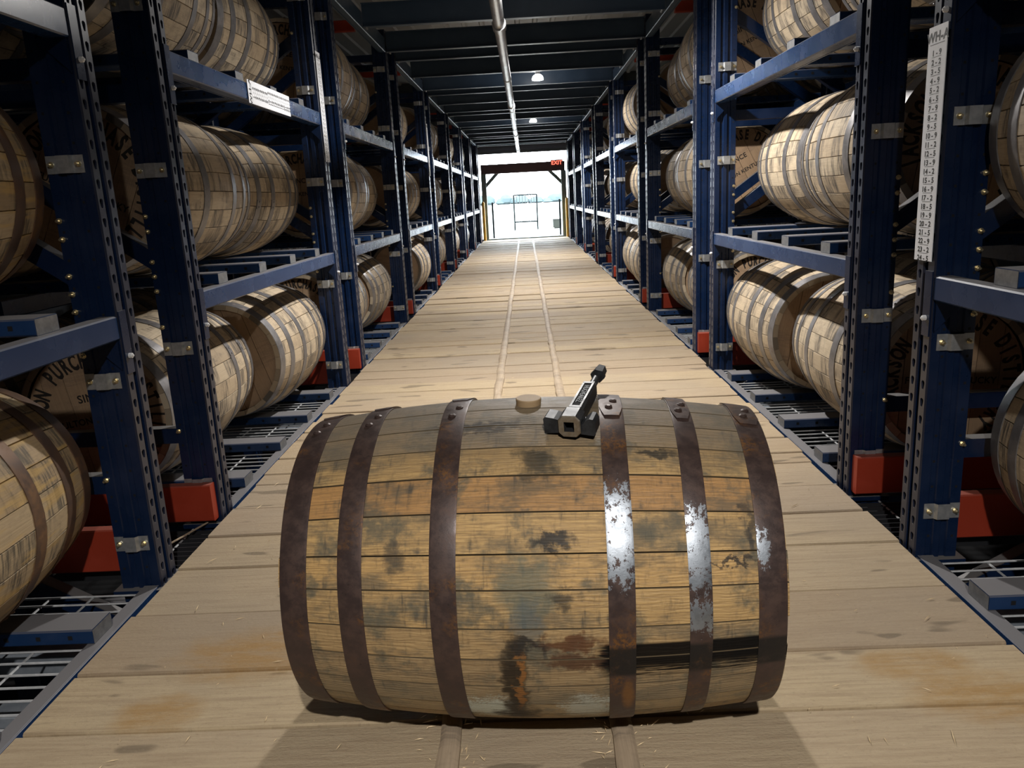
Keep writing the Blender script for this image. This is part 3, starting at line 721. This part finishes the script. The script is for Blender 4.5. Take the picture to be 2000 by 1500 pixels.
def rack_barrel(s, k, n, lv, row, x=None, old=False, detail=True, text=True, roll=None, dy=0):
    base = PLACE.get((s, k, n, lv), 1.545 + .002*((k*7 + n*3 + lv*5) % 9))
    X = (base + .668*row) * s
    y = slots(k)[n] + (-.024 if n == 0 else .024); z = rail_top(lv) + BZ
    kind = 'weathered yellow oak barrel with rusty hoops' if old else 'oak barrel'
    pos = ('nearer slot', 'farther slot')[n]
    rowtxt = ('front row', 'second row', 'third row')[row]
    lab = '%s, %s, %s, %s, %s of %s' % (kind, rowtxt, pos, TIER[lv], BAY[k], SIDE[s])
    if old: lab = 'weathered yellow barrel, rusty hoops, %s, %s of %s' % (TIER[lv], BAY[k], SIDE[s])
    t = thing('oak_barrel', lab, 'barrel', (X, y, z - RB), 'oak barrels lying in the racks')
    roll = random.uniform(-.5, .5) if roll is None else roll
    wood = M['oak_old'] if old else M['oak']; hp = M['hoop_rust'] if old else M['hoop']; sfx = '_old' if old else ''
    r0 = random.random()*2*PI
    if detail:
        me = mesh_of('stave' + sfx, wood, stave_mesh)
        for i in range(NST): ob('stave', me, t, (0, 0, RB), (0, r0 + 2*PI*i/NST, 0))
    else:
        ob('staves', mesh_of('stave_shell' + sfx, wood, shell_mesh), t, (0, 0, RB), (0, r0, 0))
    r1 = random.random()*2*PI
    for y0, y1 in HOOPS:
        me = mesh_of('hoop_%.3f%s' % (y0, sfx), hp, lambda b: hoop_mesh(b, y0, y1))
        ob('hoop', me, t, (0, 0, RB), (0, r1 + random.uniform(-.05, .05), 0)); ob('hoop', me, t, (0, 0, RB), (0, r1, PI))
    if detail:
        for i in range(6): ob('head_board', mesh_of('head_board_%d' % i, M['head'], lambda b: board_mesh(b, i)), t, (0, 0, RB), (0, roll, 0))
    else: ob('head', mesh_of('head', M['head'], head_mesh), t, (0, 0, RB), (0, roll, 0))
    ob('head', mesh_of('head', M['head'], head_mesh), t, (0, 0, RB), (0, roll, PI))
    if text: tag(ob('stencil_lettering', TEXT_ME, t, (0, 0, RB), (0, roll, 0)), kind='stuff')
    barrels.append(t)
for s in (1, -1):
    for k in range(0, NP_):
        for lv in range(3):
            for n in (0, 1):
                if k == 0 and (n == 0 or lv == 2): continue
                old = (s == -1 and k == 0)
                if s == -1 and k == 3 and n == 0 and lv == 0: continue
                rack_barrel(s, k, n, lv, 0, None, old, detail=(k <= 2), text=(k <= 2 and n == 0))
            if k in (1, 2):
                for row in (1, 2):
                    for n in (0, 1):
                        if k == 1 and (row == 2 or (n == 1 and lv > 0)): continue
                        if k == 2 and ((row == 2 and (lv or n)) or (row == 1 and lv == 1)): continue
                        rack_barrel(s, k, n, lv, row, None, False, detail=False, text=(row == 1), roll=random.uniform(-.25, .25))

# ------------------------------------------------------------------ overhead crossbeams
bys = []
for k in range(0, NP_+1):
    if k >= 2 or True:
        bys += [Y0 + k*P - .05, Y0 + k*P + G - .05, Y0 + k*P + G + (P - G - PW)/2]
bys = [y for y in bys if 5.5 < y < YEND - .2]
ci = 0
def cross_beam(b):
    z0, z1 = 2.342, 2.505
    b.prism([(-.03, z0), (.03, z0), (.03, z0+.006), (.004, z0+.006), (.004, z1-.006), (.03, z1-.006), (.03, z1), (-.03, z1), (-.03, z1-.006), (-.004, z1-.006), (-.004, z0+.006), (-.03, z0+.006)], 0, -XL+.003, XR-.003)
def endbolts(b):
    for x in (-XL+.03, XR-.03):
        for y in (-.018, .018): b.cyl((x, y, 2.342), (x, y, 2.330), .008, n=6, smooth=False)
for i, y in enumerate(bys):
    t = thing('crossbeam', 'navy steel crossbeam overhead, %s of those in view counting away from the camera' % ORD[i], 'crossbeam', (0, y, 0), 'crossbeams over the aisle')
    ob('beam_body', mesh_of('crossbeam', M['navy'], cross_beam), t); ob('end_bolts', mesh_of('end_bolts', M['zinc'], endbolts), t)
# silver pipe under them
t = thing('sprinkler_pipe', 'silver pipe hung along the aisle below the navy crossbeams', 'pipe', (-.109, 0, 2.078))
b = MB(); b.cyl((0, 1.5, 0), (0, YEND - .2, 0), .034, n=16); ob('pipe_run', b.mesh('pipe_run', M['pipe']), t)
for y in (5.1, 9.4, 13.6, 17.8):
    b = MB(); b.cyl((0, y-.06, 0), (0, y+.06, 0), .043, n=16); ob('coupling', b.mesh('coupling', M['pipe']), t)
for y in bys[1::3]:
    b = MB(); b.cyl((0, y, .03), (0, y, .265), .005, n=6); b.cyl((0, y-.012, 0), (0, y+.012, 0), .038, n=12); ob('pipe_hanger', b.mesh('pipe_hanger', M['zinc']), t)
# lamps
for i, y in enumerate(LAMP_Y):
    lab = ['lamp overhead behind the camera', 'lamp overhead above the first bays, out of frame', 'bright bare lamp below the crossbeams, larger of the two lit lamps', 'bright bare lamp below the crossbeams, smaller of the two lit lamps', 'lamp overhead at the doorway end of the aisle'][i]
    t = thing('aisle_lamp', lab, 'lamp', (.20, y, 2.33), 'lamps over the aisle')
    b = MB(); b.cyl((0, 0, .085), (0, 0, .042), .02, .034, n=16); b.cyl((-.309, 0, -.217), (-.309, 0, .085), .006, n=8); b.cyl((-.309, 0, .08), (0, 0, .08), .007, n=8); ob('lamp_holder', b.mesh('lamp_holder', M['housing']), t)
    b = MB(); prof = [(.062, -.012), (.064, 0), (.058, .02), (.045, .036), (.03, .046)]; n = 20      # glowing dome, open below
    for (r0, z0), (r1, z1) in zip(prof[:-1], prof[1:]): b.cyl((0, 0, z0), (0, 0, z1), r0, r1, n=n, caps=False)
    ob('lamp_dome', b.mesh('lamp_dome', M['bulb']), t)
    ld = bpy.data.lights.new('lamp_light', 'SPOT'); ld.energy = LAMP_W; ld.color = (1, .965, .92); ld.shadow_soft_size = .03; ld.spot_size = math.radians(168); ld.spot_blend = 1.0
    lo = ob('lamp_light', ld, t, (0, 0, -.013))

# ------------------------------------------------------------------ paper charts
def chart_meshes():
    sheet = MB(); W, H = .094, .60
    xs = [-W/2, -.014, -.008, .008, .014, W/2]; zs = [0, -.002, -.006, -.006, -.002, 0]
    n = len(xs)
    for a, dz in ((H/2, 0), (-H/2, 0)): pass
    vs = [(x, H/2, z+.001) for x, z in zip(xs, zs)] + [(x, -H/2, z+.001) for x, z in zip(xs, zs)]
    vs = [(x, y, .0012) for x, y, z in vs]
    sheet.add(vs, [(i+n, i+n+1, i+1, i) for i in range(n-1)]); sheet.box(-W/2, W/2, -H/2, H/2, -.0008, .0011)
    tx = MB(); z = .0016
    join(tx, text_mb('WH-A', .034, 0, 1.12, .03), Matrix.Translation((0, H/2-.028, z))); tx.box(-.036, .036, H/2-.0455, H/2-.0440, z-.0003, z)
    for i in range(24):
        num = '%d-%d' % (i+1, (9, 2, 5)[i % 3]); y = H/2 - .067 - i*.0229
        join(tx, text_mb('%d - %d' % (i+1, (9, 2, 5)[i % 3]), .0195, 0, 1.25, .03), Matrix.Translation((0, y, z))); tx.box(-.024, .024, y-.0098, y-.0089, z-.0003, z)
    return sheet.mesh('chart_sheet', M['paper']), tx.mesh('chart_print', M['ink'])
SH, TX = chart_meshes()
def chart(label, Mx):
    t = thing('inventory_chart', label, 'chart', group='printed location charts'); t.matrix_world = Mx
    ob('sheet', SH, t); ob('printing', TX, t)
def basis(ex, ey, o):
    ex, ey = Vector(ex), Vector(ey); ez = ex.cross(ey)
    return Matrix(((ex.x, ey.x, ez.x, o[0]), (ex.y, ey.y, ez.y, o[1]), (ex.z, ey.z, ez.z, o[2]), (0, 0, 0, 1)))
chart('white WH-A number chart taped upright on the post beside the camera, readable', basis((0, -1, 0), (0, 0, 1), (XR - .007, Y0 - .046, 1.14)))
chart('white chart turned sideways on the upper shelf beam of the rack opposite', basis((0, 0, 1), (0, -1, 0), (-XL + .003, 3.76, 1.556)))
chart('narrow white chart upright on a post beyond the sideways chart', basis((0, 1, 0), (0, 0, 1), (-XL + .007, Y0 + P - .05, 1.62)))
chart('narrow white chart upright on a farther post of the rack opposite', basis((0, 1, 0), (0, 0, 1), (-XL + .007, Y0 + 3*P - .05, 1.67)))

# ------------------------------------------------------------------ far end
t = thing('exit_sign', 'red EXIT sign on the header above the bright doorway', 'sign', (.86, YEND + .18, 1.885))
b = MB(); b.cbox(1, -.16, .16, 0, .05, -.08, .08, .008); ob('sign_housing', b.mesh('sign_housing', M['exitbox']), t)
b = text_mb('EXIT', .135, .002).xform(Matrix.Translation((0, -.004, 0)) @ Matrix.Rotation(PI/2, 4, 'X')); ob('sign_lettering', b.mesh('sign_lettering', M['exit']), t)
for x, lab in ((-1.10, 'yellow bollard at the doorway beside the rack opposite the chart'), (1.08, 'yellow bollard at the doorway beside the chart-side rack')):
    b = MB(); b.cyl((0, 0, 0), (0, 0, .96), .04, n=16); b.cyl((0, 0, .96), (0, 0, 1.0), .04, .015, n=16)
    tag(ob('bollard', b.mesh('bollard', M['yellow']), None, (x, YEND - .08, -.002)), lab, 'bollard', 'bollards at the doorway')
for x, lab in ((-.90, 'thin dark guide post just outside the doorway, on the bare side'), (.93, 'thin dark guide post just outside the doorway, near the grey box')):
    b = MB(); b.cyl((0, 0, 0), (0, 0, .98), .026, n=10); b.cyl((0, 0, 0), (0, 0, .012), .05, n=12)
    tag(ob('guide_post', b.mesh('guide_post', M['blacktube']), None, (x, YEND + .9, -.021)), lab, 'post', 'guide posts outside the doorway')
t = thing('wire_gate', 'tall dark-framed wire gate panel standing outside the doorway', 'gate', (0, 27, -.02))
b = MB()
for x in (-.385, .385): b.cyl((x, 0, 0), (x, 0, 1.165), .026, n=10)
for z in (.27, 1.155): b.cyl((-.385, 0, z), (.385, 0, z), .024, n=10)
for x in (-.385, .385): b.box(x-.02, x+.02, -.22, .22, -.0, .02)
ob('frame', b.mesh('gate_frame', M['blacktube']), t)
for i in range(7): 
    b = MB(); b.cyl((-.29 + i*.097, 0, .29), (-.29 + i*.097, 0, 1.14), .012, n=6); ob('gate_bar', b.mesh('gate_bar', M['gatebar']), t)
t = thing('utility_box', 'grey utility box on the pale ground outside the doorway', 'box', (1.04, 27, -.02))
b = MB(); b.cbox(2, -.14, .14, -.12, .12, .03, .29, .012); ob('body', b.mesh('box_body', plain('box_grey', (.030, .032, .027), .8, 0, .1)), t)
b = MB(); b.cbox(2, -.15, .15, -.13, .13, .29, .31, .012); b.box(-.1, .1, -.1, .1, 0, .03); ob('lid', b.mesh('box_lid', plain('box_lid_grey', (.026, .028, .025), .8, 0, .1)), t)
b = MB()
for i in range(34):
    x = -22 + i*1.35 + random.uniform(-.5, .5); h = random.choice((.9, 1.2, 1.5, 1.75)); r = random.uniform(.9, 1.6); n = 9
    rings = [(.5, 0), (1, .25), (.95, .6), (.6, .88), (.05, 1)]; vs = []
    for rr, zz in rings:
        for j in range(n): a = 2*PI*j/n; q = rr*r*random.uniform(.8, 1.15); vs.append((x + q*math.cos(a), 135 + q*math.sin(a), -.1 + h*zz))
    b.add(vs, [(i2*n+j, i2*n+(j+1) % n, (i2+1)*n+(j+1) % n, (i2+1)*n+j) for i2 in range(4) for j in range(n)], 0, True)
tag(ob('treeline', b.mesh('treeline', M['leafy'])), 'low pale line of trees on the horizon beyond the doorway', 'trees', kind='stuff')

# ------------------------------------------------------------------ the barrel in front
BX, BY, BYAW, BZ0 = -.0118, 1.5313, -.0557, .0096
RHB = .289
big = thing('bourbon_barrel', 'large old stained barrel with six rusty hoops lying across the aisle', 'barrel', (BX, BY, BZ0), rot=(0, 0, BYAW))
TONE = {-31.5: .85, -20.5: .8, -9.0: .62, 1.8: .45, 13.9: .28, 24.6: .36, 37.3: .03, 49.4: .42, 60.5: .72, 71.5: .9, 83.0: 1.0}
joints = [-31.5, -20.5, -9.0, 1.8, 13.9, 24.6, 37.3, 49.4, 60.5, 71.5, 83.0, 101.0]
a = joints[-1]
while a < 360 - 31.5 - 15: a += random.uniform(10.5, 13.5); joints.append(a)
joints.append(360 - 31.5)
def big_r(x): return RB - (RB - RHB)*(x/(BL/2))**2
def bpt(x, a, r): return (x, -r*math.cos(a), RB + r*math.sin(a))
for a0, a1 in zip(joints[:-1], joints[1:]):
    b = MB(); g = .05; A0, A1 = math.radians(a0+g), math.radians(a1-g); nu, na = 24, 4; vs = []; uvs = []
    e0, e1 = random.uniform(-.003, .001), random.uniform(-.001, .003); dr = random.uniform(-.0008, .0008)
    for i in range(nu+1):
        x = -BL/2 + e0 + (BL + e1 - e0)*i/nu; r = big_r(x) + dr
        prof = [(A0, r-.024), (A0, r-.0016)] + [(A0 + (A1-A0)*(.018 + .964*j/na), r) for j in range(na+1)] + [(A1, r-.0016), (A1, r-.024)]
        for an, rr in prof:
            vs.append(bpt(x, an, rr)); v_ = an if an < PI else an - 2*PI; uvs.append((x, v_*RB))
    m = len(prof); fs = [(i*m+j, (i+1)*m+j, (i+1)*m+j+1, i*m+j+1) for i in range(nu) for j in range(m-1)]
    fs = [f[::-1] for f in fs]
    b.add(vs, fs, 0, True, uvs); b.add(vs[:m], [tuple(range(m))], 0, False, uvs[:m]); b.add(vs[-m:], [tuple(range(m))[::-1]], 0, False, uvs[-m:])
    for q_ in range(len(b.m)):
        if q_ < nu*(m-1) and q_ % (m-1) in (0, 1, m-3, m-2): b.m[q_] = 1
    so = ob('stave', b.mesh('old_stave', [M['bigwood'], M['joint']]), big); so['tone'] = TONE.get(a0, random.choice((.3, .5, .66, .8)))
BH = [(-.4455, -.394), (-.334, -.289), (-.167, -.120), (.139, .185), (.276, .315), (.395, .4445)]
for hi_, (x0, x1) in enumerate(BH):
    b = MB(); n = 120; th = .0028; xs = [x0, x0, x0+.004, (x0+x1)/2, x1-.004, x1, x1]
    rr = [big_r(x0)-.002, big_r(x0)+th-.0008, big_r(xs[2])+th, big_r(xs[3])+th, big_r(xs[4])+th, big_r(x1)+th-.0008, big_r(x1)-.002]
    vs = []; uvs = []
    for i in range(n+1):
        an = math.radians(-120 + 360*i/n); wob = .0006*math.sin(an*7+hi_)
        for x, r in zip(xs, rr): vs.append(bpt(x + .0006*math.sin(an*5+hi_*2), an, r + wob*.5)); v_ = an; uvs.append((x, v_*RB))
    m = 7; b.add(vs, [(i*m+j, i*m+j+1, (i+1)*m+j+1, (i+1)*m+j) for i in range(n) for j in range(m-1)], 0, True, uvs)
    h = ob('hoop', b.mesh('old_hoop', M['bighoop']), big)
    # lapped end with a rounded lip and rivets
    right = hi_ >= 3
    lo, hi2 = (76, 108) if right else (96, 124)
    b = MB(); vs = []; uvs = []; k_ = 10
    for i in range(k_+1):
        an = math.radians(lo + (hi2-lo)*i/k_); ins = (.008 if i == 0 else .003 if i == 1 else 0)
        for x, d in ((x0+.001+ins, 0), (x0+.001+ins, .0022), ((x0+x1)/2, .0026), (x1-.001-ins, .0022), (x1-.001-ins, 0)):
            vs.append(bpt(x, an, big_r(x)+th+d+(.0004 if i < 2 and right else 0))); uvs.append((x, an*RB))
    b.add(vs, [(i*5+j, i*5+j+1, (i+1)*5+j+1, (i+1)*5+j) for i in range(k_) for j in range(4)] + [(0, 4, 3, 2, 1)], 0, True, uvs)
    ob('hoop_lap', b.mesh('hoop_lap', M['bighoop']), h)
    for an in ((82, 88) if right else (79, 86)):
        A = math.radians(an); xm = (x0+x1)/2 + (.006 if an in (88, 86) else -.004); r = big_r(xm) + th + (.0026 if right else 0)
        b = MB(); b.cyl(bpt(xm, A, r-.001), bpt(xm, A, r+.002), .0075, n=12); b.cyl(bpt(xm, A, r+.002), bpt(xm, A, r+.0042), .0075, .0035, n=12)
        ob('rivet', b.mesh('rivet', M['bighoop']), h)
for sg in (-1, 1):
    for i in range(6):
        b = MB(); board_mesh(b, i)
        b.xform(Matrix.Translation((0, 0, RB)) @ Matrix.Rotation(PI/2 * (-1 if sg < 0 else 1), 4, 'Z'))
        ob('head_board', b.mesh('old_head_board', M['head']), big)
# bung
bm_ = MB(); bm_.cyl((0, 0, -.004), (0, 0, .0125), .0245, .0255, n=28); bm_.cyl((0, 0, .0125), (0, 0, .0140), .0255, .0242, n=28)
for i, p in enumerate(bm_.v): bm_.uv[i] = (p[0], p[1]*.4 + p[2])
o = ob('bung', bm_.mesh('bung', M['bung']), None, (-.012, 1.520, BZ0 + 2*RB - .0015), (math.radians(3), 0, .3))
tag(o, 'round wooden bung on top of the large old barrel', 'bung')

# ------------------------------------------------------------------ steel bung tool
def tool():
    P0 = Vector((.064, 1.380, .6560)); P1 = Vector((.146, 1.640, .6985))
    d = (P1 - P0).normalized(); x = d.cross(Vector((0, 0, 1))).normalized(); z = x.cross(d)
    Mx = Matrix(((x.x, d.x, z.x, P0.x), (x.y, d.y, z.y, P0.y), (x.z, d.z, z.z, P0.z), (0, 0, 0, 1)))
    L = (P1 - P0).length
    t = thing('bung_tool', 'dark steel bung wrench with square socket lying on the old barrel', 'wrench'); t.matrix_world = Mx
    # socket end with a square hole
    b = MB(); oc = [(-.0125, -.021), (.0125, -.021), (.021, -.0125), (.021, .0125), (.0125, .021), (-.0125, .021), (-.021, .0125), (-.021, -.0125)]
    sq = [(-.0095, -.0095), (.0095, -.0095), (.0095, -.0095), (.0095, .0095), (.0095, .0095), (-.0095, .0095), (-.0095, .0095), (-.0095, -.0095)]
    def ring(y, pts, k=1): return [(p[0]*k, y, p[1]*k) for p in pts]
    vs = ring(-.012, oc, .93) + ring(-.009, oc) + ring(.030, oc) + ring(-.012, sq) + ring(.02, sq)
    def band(i, j): return [(i+q, i+(q+1) % 8, j+(q+1) % 8, j+q) for q in range(8)]
    b.add(vs, band(8, 16), 0); b.add(vs, band(0, 8), 1); b.add(vs, [f[::-1] for f in band(0, 24)], 1); b.add(vs, [f[::-1] for f in band(24, 32)], 2)
    b.add(ring(.02, [(-.0095, -.0095), (.0095, -.0095), (.0095, .0095), (-.0095, .0095)]), [(0, 1, 2, 3)], 2)
    ob('socket', b.mesh('socket', [M['tool'], M['toolend'], M['hole']]), t)
    # wings of the head
    b = MB(); b.prism([(-.017, -.016), (-.049, -.019), (-.0505, .010), (-.046, .0145), (-.030, .012), (-.017, .008)], 1, -.004, .032)
    ob('flat_wing', b.mesh('flat_wing', M['tool']), t)
    b = MB(); b.prism([(.017, -.017), (.044, -.020), (.0475, -.012), (.0475, .004), (.043, .0125), (.036, .0135), (.028, .008), (.023, .002), (.017, .003)], 1, -.004, .030)
    ob('round_wing', b.mesh('round_wing', M['tool']), t)
    # handle: tapered bar with a sunk lettered panel
    b = MB(); y0, y1 = .026, L*.62
    def sec(y, w, h, c=.004): return [(-w+c, y, -h), (w-c, y, -h), (w, y, -h+c), (w, y, h-c), (w-c, y, h), (-w+c, y, h), (-w, y, h-c), (-w, y, -h+c)]
    S = sec(y0-.006, .019, .018) + sec(y0+.012, .0155, .0165) + sec(y1-.01, .0135, .0165) + sec(y1, .0125, .0145)
    b.add(S, [(i*8+q, i*8+(q+1) % 8, (i+1)*8+(q+1) % 8, (i+1)*8+q) for i in range(3) for q in range(8)]); b.add(S[-8:], [tuple(range(8))[::-1]])
    b.f = [f[::-1] for f in b.f]
    for sx in (-1, 1): b.box(min(sx*.0075, sx*.0115), max(sx*.0075, sx*.0115), y0+.02, y1-.012, .0160, .0182)
    b.box(-.0115, .0115, y0+.012, y0+.020, .0160, .0182); b.box(-.0115, .0115, y1-.016, y1-.008, .0160, .0182)
    b.box(-.0075, .0075, y0+.018, y1-.010, .0160, .0167, 1)
    ob('handle', b.mesh('handle', [M['tool'], M['panel']]), t)
    tx = text_mb('HUGVEAKEZ', .0150, .0005, .92, -.012).xform(Matrix.Translation((0, (y0+y1)/2 + .004, .0174)) @ Matrix.Rotation(-PI/2, 4, 'Z'))
    ob('raised_lettering', tx.mesh('raised_lettering', M['letters']), t)
    b = MB(); b.cyl((0, y1-.004, 0), (0, L-.03, 0), .0085, .0078, n=16); ob('shank', b.mesh('shank', M['tool']), t)
    b = MB(); b.cyl((0, L-.040, 0), (0, L-.028, 0), .0155, .0155, n=6, smooth=False); b.cyl((0, L-.028, 0), (0, L-.002, 0), .0135, .0128, n=6, smooth=False); b.cyl((0, L-.002, 0), (0, L, 0), .0128, .010, n=6, smooth=False)
    ob('hex_end', b.mesh('hex_end', M['tool']), t)
tool()
bpy.context.view_layer.update()
